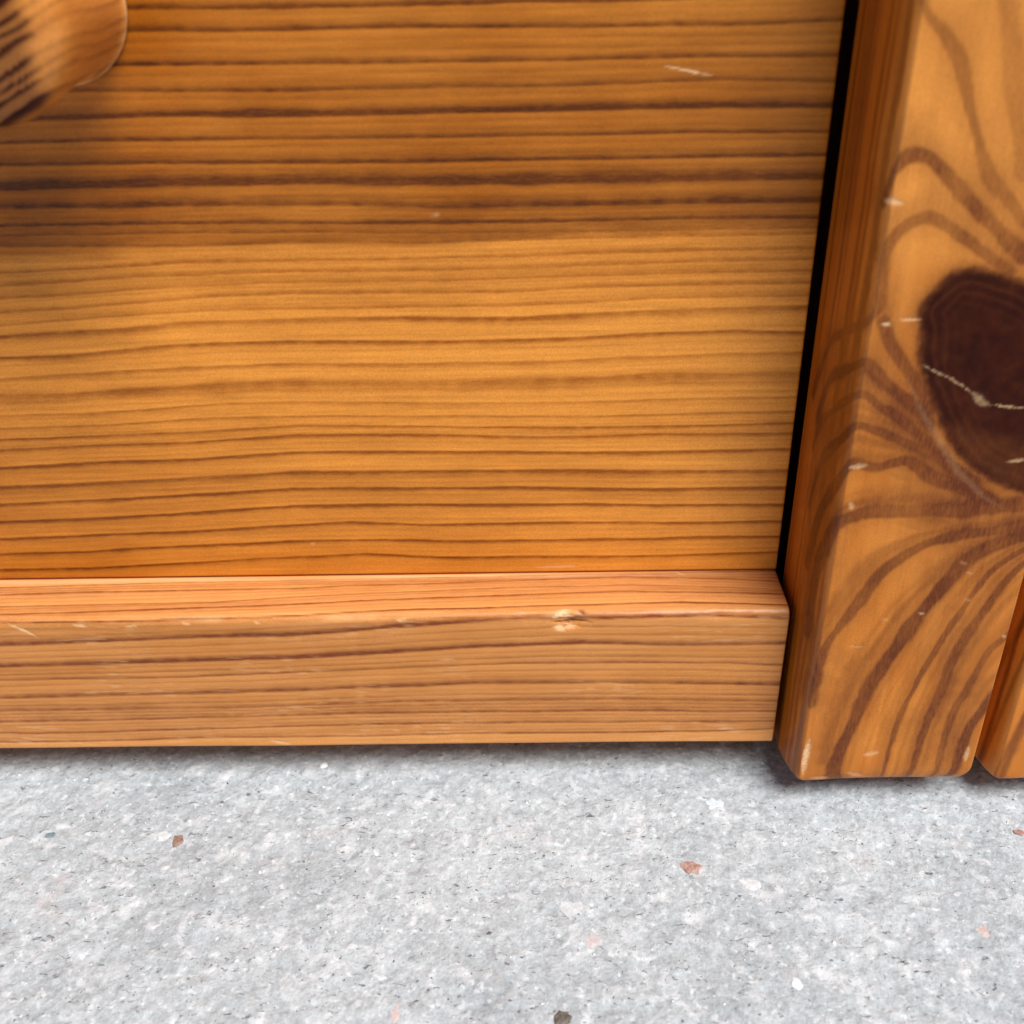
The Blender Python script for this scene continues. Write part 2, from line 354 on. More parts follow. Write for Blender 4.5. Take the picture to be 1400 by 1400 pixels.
def noise(nt, vec, scale, detail=4, rough=.55, dist=0):
    n = nt.nodes.new("ShaderNodeTexNoise")
    n.inputs["Scale"].default_value = scale; n.inputs["Detail"].default_value = detail
    n.inputs["Roughness"].default_value = rough; n.inputs["Distortion"].default_value = dist
    nt.links.new(vec, n.inputs["Vector"])
    return n.outputs[0]

def mapped(nt, scale, loc=(0, 0, 0)):
    tc = nt.nodes.new("ShaderNodeTexCoord"); m = nt.nodes.new("ShaderNodeMapping")
    m.inputs["Scale"].default_value = scale; m.inputs["Location"].default_value = loc
    nt.links.new(tc.outputs["Object"], m.inputs["Vector"])
    return m.outputs[0]

def attr(nt, name):
    n = nt.nodes.new("ShaderNodeAttribute"); n.attribute_name = name
    return n.outputs["Fac"]

def wood(name, axis, early, early_light, late, late_light, rough=.36, seed=0, fs=1.0):
    """varnished pine: rings come from the mesh attributes late / tone, fibre and flecks from noise along the grain"""
    m = bpy.data.materials.new(name); m.use_nodes = True
    nt = m.node_tree; b = nt.nodes["Principled BSDF"]
    lo = {'x': (60, 1500, 1500), 'z': (1500, 1500, 60), 'y': (1500, 60, 1500)}[axis]
    md = {'x': (350, 1600, 1600), 'z': (1600, 1600, 350), 'y': (1600, 350, 1600)}[axis]
    fib = noise(nt, mapped(nt, lo, (seed, seed * 2, 3)), 1.0, 4, .6)
    flk = noise(nt, mapped(nt, md, (seed + 4, 1, 3)), 1.6, 3, .65)
    grn = noise(nt, mapped(nt, (1, 1, 1)), 5200, 2, .6)
    big = noise(nt, mapped(nt, (1, 1, 1), (seed, 0, 1)), 55, 3, .5)
    L, T, K, W = attr(nt, "late"), attr(nt, "tone"), attr(nt, "knot"), attr(nt, "wear_glint")
    L2 = mathn(nt, 'ADD', L, mathn(nt, 'MULTIPLY', mathn(nt, 'SUBTRACT', flk, .5), mathn(nt, 'ADD', mathn(nt, 'MULTIPLY', L, .55), .10)), True)
    T2 = mathn(nt, 'ADD', T, mathn(nt, 'MULTIPLY', mathn(nt, 'SUBTRACT', big, .5), .55), True)
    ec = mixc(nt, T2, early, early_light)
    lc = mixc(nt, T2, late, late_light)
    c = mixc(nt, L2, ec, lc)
    c = mixc(nt, 1.0, c, ramp(nt, fib, [(.25, 1 - .14 * fs), (.5, 1.0), (.78, 1 + .13 * fs)]), 'MULTIPLY')
    c = mixc(nt, 1.0, c, ramp(nt, grn, [(.3, .84), (.5, 1.0), (.72, 1.15)]), 'MULTIPLY')
    kc = ramp(nt, mathn(nt, 'ADD', mathn(nt, 'MULTIPLY', noise(nt, mapped(nt, (1, 1, 1)), 420, 4, .6), .7), mathn(nt, 'MULTIPLY', big, .3)), [(.36, (.026, .0040, .0022)), (.52, (.038, .0062, .0028)), (.68, (.056, .0098, .0034))])
    c = mixc(nt, K, c, kc)
    c = mixc(nt, W, c, (.84, .52, .27))  # pale colour for worn marks and for painted sky glints
    nt.links.new(c, b.inputs["Base Color"])
    r = mathn(nt, 'ADD', rough, mathn(nt, 'MULTIPLY', mathn(nt, 'SUBTRACT', flk, .5), .22))
    r = mathn(nt, 'ADD', r, mathn(nt, 'MULTIPLY', W, .3))
    nt.links.new(r, b.inputs["Roughness"])
    nt.links.new(mathn(nt, 'SUBTRACT', .20, mathn(nt, 'MULTIPLY', K, .13)), b.inputs["Specular IOR Level"])
    nt.links.new(mathn(nt, 'SUBTRACT', .08, mathn(nt, 'MULTIPLY', K, .06)), b.inputs["Coat Weight"])
    b.inputs["Coat Roughness"].default_value = .22
    h = mathn(nt, 'ADD', mathn(nt, 'MULTIPLY', L, -.35), mathn(nt, 'MULTIPLY', fib, .55))
    h = mathn(nt, 'ADD', h, mathn(nt, 'MULTIPLY', grn, .12))
    h = mathn(nt, 'ADD', h, mathn(nt, 'MULTIPLY', W, -.5))
    bp = nt.nodes.new("ShaderNodeBump"); bp.inputs["Strength"].default_value = .35; bp.inputs["Distance"].default_value = .00012
    nt.links.new(h, bp.inputs["Height"]); nt.links.new(bp.outputs[0], b.inputs["Normal"])
    return m

M_DRAWER = wood("drawer_pine", 'x', (.450, .124, .005), (.860, .328, .048), (.080, .0165, .0006), (.330, .082, .003), .40, 1)
M_RAIL = wood("rail_pine", 'x', (.570, .198, .031), (.790, .345, .108), (.135, .028, .005), (.240, .056, .014), .34, 5)
M_POST = wood("post_pine", 'z', (.500, .140, .011), (.730, .268, .045), (.105, .020, .003), (.140, .028, .004), .32, 9, .55)
M_KNOB = wood("knob_pine", 'y', (.500, .165, .028), (.700, .275, .058), (.080, .020, .008), (.150, .038, .011), .30, 13)
M_PLAIN = wood("carcass_pine", 'x', (.30, .11, .02), (.40, .16, .03), (.1, .03, .01), (.2, .06, .02), .6, 17)

def ground_material():
    m = bpy.data.materials.new("concrete"); m.use_nodes = True
    nt = m.node_tree; b = nt.nodes["Principled BSDF"]
    v = mapped(nt, (1, 1, 1))
    big = noise(nt, v, 22, 4, .55)
    med = noise(nt, v, 150, 4, .6, .4)
    fine = noise(nt, v, 620, 4, .62)
    tiny = noise(nt, v, 1700, 3, .6)
    # pale aggregate showing through: thresholded noise patches of several sizes
    pale = ramp(nt, noise(nt, mapped(nt, (1, 1, 1), (.3, .7, 0)), 240, 3, .55, .6), [(.54, 0.0), (.70, 1.0)])
    pale2 = ramp(nt, noise(nt, mapped(nt, (1, 1, 1), (1.3, .2, 0)), 700, 2, .5, .3), [(.58, 0.0), (.74, 1.0)])
    dark = ramp(nt, noise(nt, mapped(nt, (.62, 1.15, 1), (2.1, .9, 0)), 900, 4, .62, .6), [(.635, 0.0), (.73, 1.0)])
    dark2 = ramp(nt, noise(nt, mapped(nt, (1, 1, 1), (5.1, 3.9, 0)), 260, 4, .7, .8), [(.66, 0.0), (.74, 1.0)])
    c = mixc(nt, ramp(nt, big, [(.35, 0.0), (.65, 1.0)]), (.372, .397, .412), (.452, .480, .494))
    c = mixc(nt, 1.0, c, ramp(nt, med, [(.3, .88), (.5, 1.0), (.7, 1.10)]), 'MULTIPLY')
    c = mixc(nt, 1.0, c, ramp(nt, fine, [(.3, .81), (.5, 1.0), (.7, 1.16)]), 'MULTIPLY')
    c = mixc(nt, 1.0, c, ramp(nt, tiny, [(.3, .86), (.5, 1.0), (.7, 1.12)]), 'MULTIPLY')
    c = mixc(nt, mathn(nt, 'MULTIPLY', pale, .6), c, (.68, .69, .70))
    c = mixc(nt, mathn(nt, 'MULTIPLY', pale2, .6), c, (.80, .81, .81))
    c = mixc(nt, mathn(nt, 'MULTIPLY', dark, .75), c, (.07, .07, .068))
    c = mixc(nt, mathn(nt, 'MULTIPLY', dark2, .5), c, (.15, .145, .135))
    # a few warm, rosy stains in the cement
    rose = ramp(nt, noise(nt, mapped(nt, (1, 1, 1), (8.3, 4.4, 0)), 120, 2, .5), [(.66, 0.0), (.74, 1.0)])
    c = mixc(nt, mathn(nt, 'MULTIPLY', rose, .22), c, (.50, .40, .37))
    nt.links.new(c, b.inputs["Base Color"])
    b.inputs["Roughness"].default_value = .82
    b.inputs["Specular IOR Level"].default_value = .3
    h = mathn(nt, 'ADD', mathn(nt, 'MULTIPLY', med, .9), mathn(nt, 'MULTIPLY', fine, .8))
    h = mathn(nt, 'ADD', h, mathn(nt, 'MULTIPLY', tiny, .35))
    h = mathn(nt, 'ADD', h, mathn(nt, 'MULTIPLY', dark, -.7))
    bp = nt.nodes.new("ShaderNodeBump"); bp.inputs["Strength"].default_value = .75; bp.inputs["Distance"].default_value = .0006
    nt.links.new(h, bp.inputs["Height"]); nt.links.new(bp.outputs[0], b.inputs["Normal"])
    return m

def stone_material(name, c0, c1, rough=.7, scale=900):
    m = bpy.data.materials.new(name); m.use_nodes = True
    nt = m.node_tree; b = nt.nodes["Principled BSDF"]
    n = noise(nt, mapped(nt, (1, 1, 1)), scale, 4, .65, .5)
    nt.links.new(ramp(nt, n, [(.36, c0), (.64, c1)]), b.inputs["Base Color"])
    b.inputs["Roughness"].default_value = rough
    bp = nt.nodes.new("ShaderNodeBump"); bp.inputs["Strength"].default_value = .6; bp.inputs["Distance"].default_value = .0003
    nt.links.new(n, bp.inputs["Height"]); nt.links.new(bp.outputs[0], b.inputs["Normal"])
    return m

# ------------------------------------------------------------------ ground: one sheet, fine where the camera looks
def ground_z(X, Y):
    near = 1 - smooth(150, 400, np.hypot(X, Y + 20))
    z = (fbm(X / 14, Y / 14, 3) - .5) * .5 + (fbm(X / 3.2, Y / 3.2, 5) - .5) * .55 + (fbm(X / .9, Y / .9, 7, 2) - .5) * .34
    return GZ + z * near

def axis_fine(a, b, step, far):
    g = list(np.arange(a, b, step)); s, x = step, b
    out = []
    while x < far: out.append(x); s *= 1.35; x += s
    s, x = step, a; left = []
    while x > -far: s *= 1.35; x -= s; left.append(x)
    return np.array(left[::-1] + g + out)

gx = axis_fine(-118, 112, .42, 4000)
gy = axis_fine(-64, 10, .42, 4000)
GX, GY = np.meshgrid(gx, gy)
ground = grid_mesh("ground", np.stack([GX, GY, ground_z(GX, GY)], -1), mat=ground_material())
ground["kind"] = "structure"
ground["label"] = "pale grey speckled concrete in front of the pine cabinet"

# ------------------------------------------------------------------ the pine cabinet
cabinet = bpy.data.objects.new("pine_cabinet", None)
col.objects.link(cabinet)
cabinet["label"] = "varnished orange pine cabinet with drawer, round knob and low base rail on grey concrete"
cabinet["category"] = "cabinet"
cabinet.location = (KX * S, D * S, GZ * S)
bpy.context.view_layer.update()
PINV = cabinet.matrix_world.inverted()
def own(o, parent=None):
    o.parent = parent or cabinet
    if parent is None: o.matrix_parent_inverse = PINV
    return o

# drawer front --------------------------------------------------------
ZT = 259.0
dx0, dx1 = XL - XD, XD
xs = np.unique(np.round(np.concatenate([[dx0, dx0 + .15, dx0 + .4], np.arange(dx0 + 1, -110, 4), np.arange(-110, dx1 - 1, .7), [dx1 - .6, dx1 - .4, dx1 - .22, dx1 - .1, dx1]]), 3))
zs = np.unique(np.round(np.concatenate([[Z1 + .34, Z1 + .4, Z1 + .5, Z1 + .65], np.arange(Z1 + .8, 140, .17), np.arange(140, ZT - .6, 1.2), [ZT - .4, ZT - .15, ZT]]), 3))
rng = random.Random(4)
lines = list(DRAWER)
z = 138.6
while z < ZT:
    lines.append((.6 + .35 * rng.random(), 1, .8 + .5 * rng.random(), [(-100, z), (0, z - .4 + rng.random()), (45, z - .3)])); z += 2.6 + 2.6 * rng.random()
for a, b in zip(DRAWER[:-1], DRAWER[1:]):          # faint rings between the strong ones
    for f in (.3 + .1 * rng.random(), .62 + .1 * rng.random()):
        gx_ = np.linspace(-105, 46, 9)
        gy_ = interp_ext(gx_, a[3]) * (1 - f) + interp_ext(gx_, b[3]) * f
        lines.append((.06 + .18 * rng.random(), a[1], .5 + .7 * rng.random(), list(zip(gx_, gy_))))
late = ring_field(lines, xs, zs, 11)
XX, ZZ = np.meshgrid(xs, zs)
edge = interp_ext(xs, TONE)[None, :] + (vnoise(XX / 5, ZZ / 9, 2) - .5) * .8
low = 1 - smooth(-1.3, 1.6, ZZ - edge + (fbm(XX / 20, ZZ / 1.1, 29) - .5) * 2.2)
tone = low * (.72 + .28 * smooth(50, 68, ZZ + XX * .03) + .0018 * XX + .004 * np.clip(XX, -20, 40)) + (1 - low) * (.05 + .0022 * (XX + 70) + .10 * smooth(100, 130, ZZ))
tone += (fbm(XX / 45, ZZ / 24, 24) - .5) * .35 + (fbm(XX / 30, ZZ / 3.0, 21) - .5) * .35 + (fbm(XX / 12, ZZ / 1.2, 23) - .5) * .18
wear_glint = mark_field(XX, ZZ, M_DRAWER_MARKS, 41)
def inset(d, r): return np.where(d < r, r - np.sqrt(np.maximum(r * r - (r - d) ** 2, 0)), 0)
r = .45
ed = np.minimum.reduce([XX - dx0, dx1 - XX, ZZ - zs[0], zs[-1] - ZZ])
XX = XX + .42 * (1 - smooth(34, 136, ZZ)) * smooth(20, dx1, XX)
YY = D + inset(ed, r) + (fbm(XX / 40, ZZ / 18, 8) - .5) * .12 + late * .03
def wrap(a, fill=None):
    return np.pad(a, 1, mode='edge')
co = np.stack([wrap(XX), wrap(YY), wrap(ZZ)], -1)
co[0, :, 1] = co[-1, :, 1] = D + 18; co[:, 0, 1] = co[:, -1, 1] = D + 18
Rn, Cn = co.shape[:2]
zero = np.zeros((Rn, Cn))
drawer = own(grid_mesh("drawer_front", co, dict(late=wrap(late), tone=wrap(tone), wear_glint=wrap(wear_glint), knot=zero),
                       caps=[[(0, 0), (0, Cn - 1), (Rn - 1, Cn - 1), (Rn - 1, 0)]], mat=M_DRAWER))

# knob: a turned piece, grain along its axis -----------------------------
prof = [(10.6, -.05), (11.15, .25), (11.3, .7), (11.05, 1.25), (10.75, 2.0), (10.6, 4), (10.7, 7), (11.0, 11), (11.5, 16), (12.1, 21), (12.3, 24.5), (12.1, 26.2), (11.4, 27.6), (9.8, 28.7), (7, 29.5), (3.2, 30), (.01, 30.1)]
pp = np.array(resample(prof, 8)); na = 220
ang = np.linspace(0, 2 * math.pi, na + 1)
A, RR = np.meshgrid(ang, pp[:, 0]); _, TT = np.meshgrid(ang, pp[:, 1])
kx, kz = np.cos(A) * RR, np.sin(A) * RR
cross = kx * -.45 + kz * .89 + (fbm(kx / 8, kz / 8, 61) - .5) * 1.6 + (vnoise(A * 3, TT / 12, 62) - .5) * .5
ph = (cross + 40) / 1.7
ph = ph + .25 * np.sin(ph * 1.7)
fr = ph - np.floor(ph)
front = smooth(9.6, 6.8, kx + .1 + (fbm(kz / 2.2, TT / 6, 63) - .5) * 3.0) * smooth(18, 23, TT)
klate = np.clip(smooth(.45, .86, fr) * (1 - smooth(.90, .985, fr)), 0, 1) * (.35 + .4 * vnoise(np.floor(ph) * 3.3, TT / 30, 4))
klate = np.clip(klate * (.75 + .9 * front) + .45 * front, 0, 1)
kdark = front * (.30 + .7 * smooth(.55, .8, fr) * (1 - smooth(.93, 1, fr)))
ktone = .40 + (fbm(cross / 2, TT / 14, 66) - .5) * .9
knob = own(grid_mesh("knob", np.stack([KX + kx, D - TT, KZ + kz], -1), dict(late=klate, tone=ktone, knot=kdark, wear_glint=.42 * smooth(1.5, .6, TT) * (.5 + vnoise(A * 6, TT, 64))), mat=M_KNOB))  # pale lip at the base: a sky highlight painted in
knob.parent = drawer
knob.matrix_parent_inverse = Matrix.Identity(4)
bpy.context.view_layer.update()

# base rail ---------------------------------------------------------------
r = 1.7
sec = [(D + 5, Z1)] + [(y, Z1) for y in np.arange(D + 1.4, r, -.2)]
sec += [(r - r * math.sin(t), Z1 - r + r * math.cos(t)) for t in np.linspace(0, math.pi / 2, 9)]
sec += [(0, z) for z in np.arange(Z1 - r - .2, Z0 + .8, -.2)]
sec += [(.7 - .7 * math.cos(t), Z0 + .7 - .7 * math.sin(t)) for t in np.linspace(0, math.pi / 2, 5)]
sec += [(D + 5, Z0)]
sec = np.array(sec)
sp = np.where(sec[:, 0] > r, D - sec[:, 0], 0)
sp = np.where((sec[:, 0] <= r) & (sec[:, 1] > Z1 - r), D - sec[:, 0] + (Z1 - sec[:, 1]), sp)
sp = np.where(sec[:, 1] <= Z1 - r, D + Z1 - sec[:, 1], sp)
sp[-1] = sp[-2] + D + 4
rx0, rx1 = XL - XR, XR
xs = np.unique(np.round(np.concatenate([[rx0, rx0 + .3], np.arange(rx0 + 1, -118, 5), np.arange(-118, rx1 - .6, .45), [rx1 - .35, rx1 - .15, rx1]]), 3))
rl = list(RAIL)
for a, b in zip(RAIL[:-1], RAIL[1:]):
    for f in (.35, .65):
        gx_ = np.linspace(-115, 46, 9)
        rl.append((.12 + .24 * rng.random(), a[1], .65, list(zip(gx_, interp_ext(gx_, a[3]) * (1 - f) + interp_ext(gx_, b[3]) * f))))
late = ring_field(rl, xs, sp, 71, .9, flip=-1)
XX, SS = np.meshgrid(xs, sp)
wear_glint = mark_field(XX, SS, M_RAIL_MARKS, 43)
cut = mark_field(XX, SS, C_RAIL_MARKS, 44)
# worn, paler arris where top meets face, only here and there
ar = np.exp(-((SS - D - .3) / .7) ** 2) * smooth(.52, .75, fbm(XX / 6, SS / 3, 47)) * .28
wear_glint = np.maximum(wear_glint, ar)
back = smooth(1.9, .5, SS) * (SS > -.2) * (.16 + .30 * smooth(.4, .7, fbm(XX / 18, SS, 46))) * smooth(45, 25, XX)  # strip along the rear of the top: sky reflection painted pale
wear_glint = np.maximum(wear_glint, back)
fleck = smooth(.66, .8, vnoise(XX / 2.6, SS / .28, 48)) * smooth(.5, .7, fbm(XX / 16, SS / 6, 49)) * .22 * (SS > D + 1)
wear_glint = np.maximum(wear_glint, fleck)
tone = .45 + .45 * (1 - smooth(D - 1, D + 3, SS)) + .30 * smooth(D + 14, D + 30, SS) * .6  # top lighter than the face: light from above put into the tone
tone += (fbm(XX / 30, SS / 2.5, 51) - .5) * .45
cy = sec[:, 0][:, None] + 0 * XX; cz = sec[:, 1][:, None] + 0 * XX
nrm = np.gradient(sec, axis=0); nrm = np.stack([-nrm[:, 1], nrm[:, 0]], -1); nrm /= np.linalg.norm(nrm, axis=1)[:, None] + 1e-9
# section runs back -> front -> down, its outward normal is (dz, -dy) turned; keep the sign that points away from the core
ctr = np.array([D * .6, (Z0 + Z1) / 2]); sg = np.sign(((sec - ctr) * nrm).sum(1)); nrm *= sg[:, None]
disp = (fbm(XX / 25, SS / 9, 53) - .5) * .18 - late * .04 - wear_glint * .10 - cut * .35 - inset(np.minimum(XX - rx0, rx1 - XX), .35)
disp -= np.exp(-((SS - D - .5) / 1.3) ** 2) * smooth(.5, .8, fbm(XX / 7, 3.3, 54)) * .22
dent = np.array(C_RAIL_MARKS[0][2]).mean(0)
disp -= 1.0 * np.exp(-((XX - dent[0] + .6) / 2.6) ** 2 - ((SS - dent[1] + .2) / 1.3) ** 2) * (.6 + .8 * fbm(XX / 1.0, SS / .5, 56))
disp[0] = disp[-1] = 0
co = np.stack([XX, cy + disp * nrm[:, 0][:, None], cz + disp * nrm[:, 1][:, None]], -1)
Rn, Cn = co.shape[:2]
rail = own(grid_mesh("base_rail", co, dict(late=np.clip(late + cut * .6, 0, 1), tone=tone, wear_glint=wear_glint, knot=cut * .5),
                     caps=[[(i, 0) for i in range(Rn)], [(i, Cn - 1) for i in range(Rn)][::-1], [(0, 0), (0, Cn - 1), (Rn - 1, Cn - 1), (Rn - 1, 0)]], mat=M_RAIL))

# corner posts -------------------------------------------------------------
ZP = 262.0
def post_section(x0, xq, cr, fine):
    """points (x, y, u): left side, eased edge, front, eased edge, right side; u is the run round the section"""
    step = .26 if fine else 2.5
    pts = [(x0 + 3.2, BACK, -9), (x0 + 3.2, D - .65, .6)] + [(x0, D - u, u) for u in np.arange(.65, S1, step)]
    for u in np.arange(S1, S2, step):
        t = (u - S1) / (S2 - S1)
        e = .75
        ex, ey = 1 - math.cos(t * math.pi / 2), math.sin(t * math.pi / 2)
        fx, fy = t * (1 - e) + ex * e, t * (1 - e) + ey * e
        pts.append((x0 + C * fx, -P + CD - CD * fy, u))
    L = xq - x0 - C
    pts += [(x0 + C + k, -P, S2 + k) for k in np.arange(0, L, step)] + [(xq, -P, S2 + L)]
    for t in np.linspace(.06, 1, 24 if fine else 6):
        pts.append((xq + cr * (t * .5 + .5 * (1 - math.cos(t * math.pi / 2))), -P + 8 * (t * .5 + .5 * math.sin(t * math.pi / 2)), S2 + L + t * 8.5))
    pts.append((xq + cr, BACK, S2 + L + 8.5 + BACK + P - 8))
    return np.array(pts)

def make_post(x0, xq, cr, mirror=False, detail=True, seed=0, label=None):
    sec = post_section(x0, xq, cr, detail)
    zs = np.concatenate([[-.6, -.52, -.4, -.2, 0, .2, .4], np.arange(.65, 140, .27 if detail else 3.0), np.arange(140, ZP, 4), [ZP]])
    zs = np.unique(np.round(zs, 3))
    U, V = np.meshgrid(sec[:, 2], zs)
    n1, n2 = fbm(U / 6, V / 9, 81 + seed) - .5, fbm(U / 1.4, V / 2.5, 83 + seed) - .5
    late = np.zeros(U.shape); knot = np.zeros(U.shape); wear_glint = np.zeros(U.shape)
    if detail:
        Uw, Vw = U + n1 * .5 + n2 * .35, V + n1 * .4 + n2 * .25
    tone = .42 + n1 * .5 + (fbm(U / 1.1, V / 22, 85 + seed) - .5) * .4
    if detail == 'knot':
        wmod = .62 + .9 * vnoise(U / 4.5, V / 7, 99) * (.75 + .5 * vnoise(U / 1.2, V / 1.6, 98))
        for st, w, pts in POST:
            q = resample(pts, 5)
            late = 1 - (1 - late) * (1 - st * np.clip(stroke(Uw, Vw, q, w * .82, .6, mod=wmod) * .88 + .46 * stroke(Uw + .6, Vw - .9, q, w * 2.7, .98, mod=wmod), 0, 1) * (.8 + .35 * vnoise(U / 3, V / 6, 87)))
        # fainter rings between the strong ones
        rr = np.random.RandomState(12)
        def by_run(pts, n=26):
            p = np.array(resample(pts, 6)); L = np.concatenate([[0], np.cumsum(np.hypot(*np.diff(p, axis=0).T))])
            t = np.linspace(0, L[-1], n)
            return np.stack([np.interp(t, L, p[:, 0]), np.interp(t, L, p[:, 1])], -1)
        for a, b in zip(range(5, 15), range(6, 16)):
            pa, pb = by_run(POST[a][2]), by_run(POST[b][2])
            for f in sorted(rr.uniform(.15, .85, 3)):
                q = [tuple(v) for v in pa * (1 - f) + pb * f + rr.normal(0, .08, (26, 2))]
                late = 1 - (1 - late) * (1 - rr.uniform(.10, .26) * stroke(Uw, Vw, q, rr.uniform(.25, .75), .9, mod=wmod))
        late = np.clip(late, 0, 1)
        q = resample(KNOT + [KNOT[0]], 4)
        d = seg_dist(Uw, Vw, q)
        poly = np.array(q); inside = np.zeros(U.shape, bool)
        for (ax, ay), (bx, by) in zip(poly[:-1], poly[1:]):
            cond = ((ay > Vw) != (by > Vw))
            inside ^= cond & (Uw < (bx - ax) * (Vw - ay) / (by - ay + 1e-12) + ax)
        sd = np.where(inside, d, -d)
        knot = smooth(-.9, .9, sd + (fbm(U / .9, V / .9, 93) - .5) * .9) * (.97 + .10 * (fbm(U / 1.6, V / 1.6, 94) - .5))
        knot *= 1 - .10 * smooth(.5, .9, .5 + .5 * np.sin(np.maximum(sd, 0) * 4.2 + n1 * 4 + n2 * 2)) * smooth(7.5, 1.5, sd) * smooth(.3, 1.2, sd)
        knot = np.clip(knot, 0, 1)
        kz0, kz1 = poly[:, 1].min(), poly[:, 1].max()
        lowp = 1 - smooth(kz0 + .34 * (kz1 - kz0), kz0 + .44 * (kz1 - kz0), V + (U - S2) * .28 - 2.2)
        rings = fbm(sd * 1.3 + n1 * 3, U / 9, 92)
        knot *= 1 - lowp * (.10 + .20 * rings) * smooth(.2, 1.5, sd)
        late = np.maximum(late, .78 * np.exp(-np.maximum(-sd, 0) / 1.5))
        # grain crowding under the knot
        cu, cv = poly[:, 0].mean() - 2, kz0 - 1
        fan = np.maximum(np.exp(-(((U - cu - 3) / 9) ** 2 + ((V - cv + 1.5) / 5) ** 2)), .7 * np.exp(-(((U - cu + 7) / 5) ** 2 + ((V - cv - 8 - .9 * (U - cu + 7) * -1) / 5) ** 2)))
        late = np.maximum(late, fan * (.50 + .45 * (vnoise((V + U * .35) / .9, U / 7, 91))))
        wear_glint = mark_field(U, V, M_POST_MARKS, 45)
        tone -= .6 * smooth(S2 - 1.0, S1 + 2, U) * (U < S2)  # left side darker: its shade is put into the tone
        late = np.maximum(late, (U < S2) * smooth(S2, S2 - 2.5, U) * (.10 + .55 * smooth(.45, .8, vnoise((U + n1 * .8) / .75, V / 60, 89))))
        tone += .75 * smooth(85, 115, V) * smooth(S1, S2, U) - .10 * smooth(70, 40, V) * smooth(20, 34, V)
    elif detail:
        rr = random.Random(seed + 5)
        u = -3.0
        while u < sec[-2, 2]:
            sl = .06 + .10 * rr.random()
            pts = [(u + sl * zz + 1.2 * math.sin(zz / 31 + u), zz) for zz in range(-5, 275, 9)]
            late = 1 - (1 - late) * (1 - (.45 + .4 * rr.random()) * stroke(Uw, Vw, pts, .45 + .4 * rr.random(), .8)); u += 2.2 + 2.4 * rr.random()
    hw = (xq + cr - x0) / 2; xc = x0 + hw
    zb = np.minimum(V + .6, ZP - V)
    rb = 1.5 + 2.3 * smooth(S2, S2 + 12, U)
    ins = np.where(zb < rb, rb - np.sqrt(np.maximum(rb * rb - (rb - zb) ** 2, 0)), 0)
    X = sec[:, 0][None, :] + 0 * U; Y = sec[:, 1][None, :] + 0 * U
    X = xc + (X - xc) * (1 - ins * .95 / hw)
    Y = Y + ins * .30 * (Y < D) - 0
    wob = (fbm(U / 16, V / 30, 95 + seed) - .5) * .22 + (fbm(U / 3, V / 5, 97) - .5) * .10 - late * .05 - wear_glint * .10
    fr = smooth(S1 - 6, S2, U) * (1 - smooth(sec[-2, 2] - 8, sec[-2, 2], U))
    Y -= wob * fr * 1.2
    if mirror: X = XL - X
    co = np.stack([X, Y, V], -1)
    if mirror: co = co[:, ::-1]; late, tone, knot, wear_glint = (a[:, ::-1] for a in (late, tone, knot, wear_glint))
    Rn, Cn = co.shape[:2]
    o = own(grid_mesh("post", co, dict(late=late, tone=tone, knot=knot, wear_glint=wear_glint),
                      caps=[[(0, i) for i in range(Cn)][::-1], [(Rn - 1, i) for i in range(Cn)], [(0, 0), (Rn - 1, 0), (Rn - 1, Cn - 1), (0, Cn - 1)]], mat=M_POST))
    if label: o["label"] = label
    return o

CR = 2.7
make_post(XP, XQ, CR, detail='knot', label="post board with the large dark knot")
make_post(XQ + CR + .12, XQ + CR + .12 + 38, CR, detail='plain', seed=30)
make_post(XP, XQ, CR, mirror=True, detail="plain", seed=50)
make_post(XQ + CR + .12, XQ + CR + .12 + 38, CR, mirror=True, detail="plain", seed=70)

# carcass behind the drawer, the top board and the glides the posts stand on
XO = XQ + CR * 2 + 38
own(box("top_board", XL - XO - 6, XO + 6, -P - 4, 330, ZP + .3, ZP + 20, M_RAIL, None))
for sgn in (0, 1):
    a, b = XP + .4, XO - 1
    if sgn: a, b = XL - b, XL - a
    own(box("side_panel", a, b, BACK + .1, 326, 3, ZP, M_PLAIN, None))
a, b = XL - XP, XP
own(box("back_panel", a, b, 318, 326, 3, ZP, M_PLAIN, None))
own(box("bottom_panel", a, b, D + 5.2, 317.8, 3, 12, M_PLAIN, None))
own(box("drawer_box", XL - XD + 3, XD - 3, D + 18.1, 300, Z1 + 3, 200, M_PLAIN, None))
M_GLIDE = stone_material("dark_plastic", (.02, .02, .02), (.03, .03, .03), .5)
for x in (66, 105, XL - 66, XL - 105):
    for y in (D + 8, 300):
        zb = float(ground_z(np.array([x]), np.array([y]))[0])
        own(box("glide", x - 8, x + 8, y - 8, y + 8, zb - .15, (-.62 if y < 100 else 3.1), M_GLIDE, None, .8))

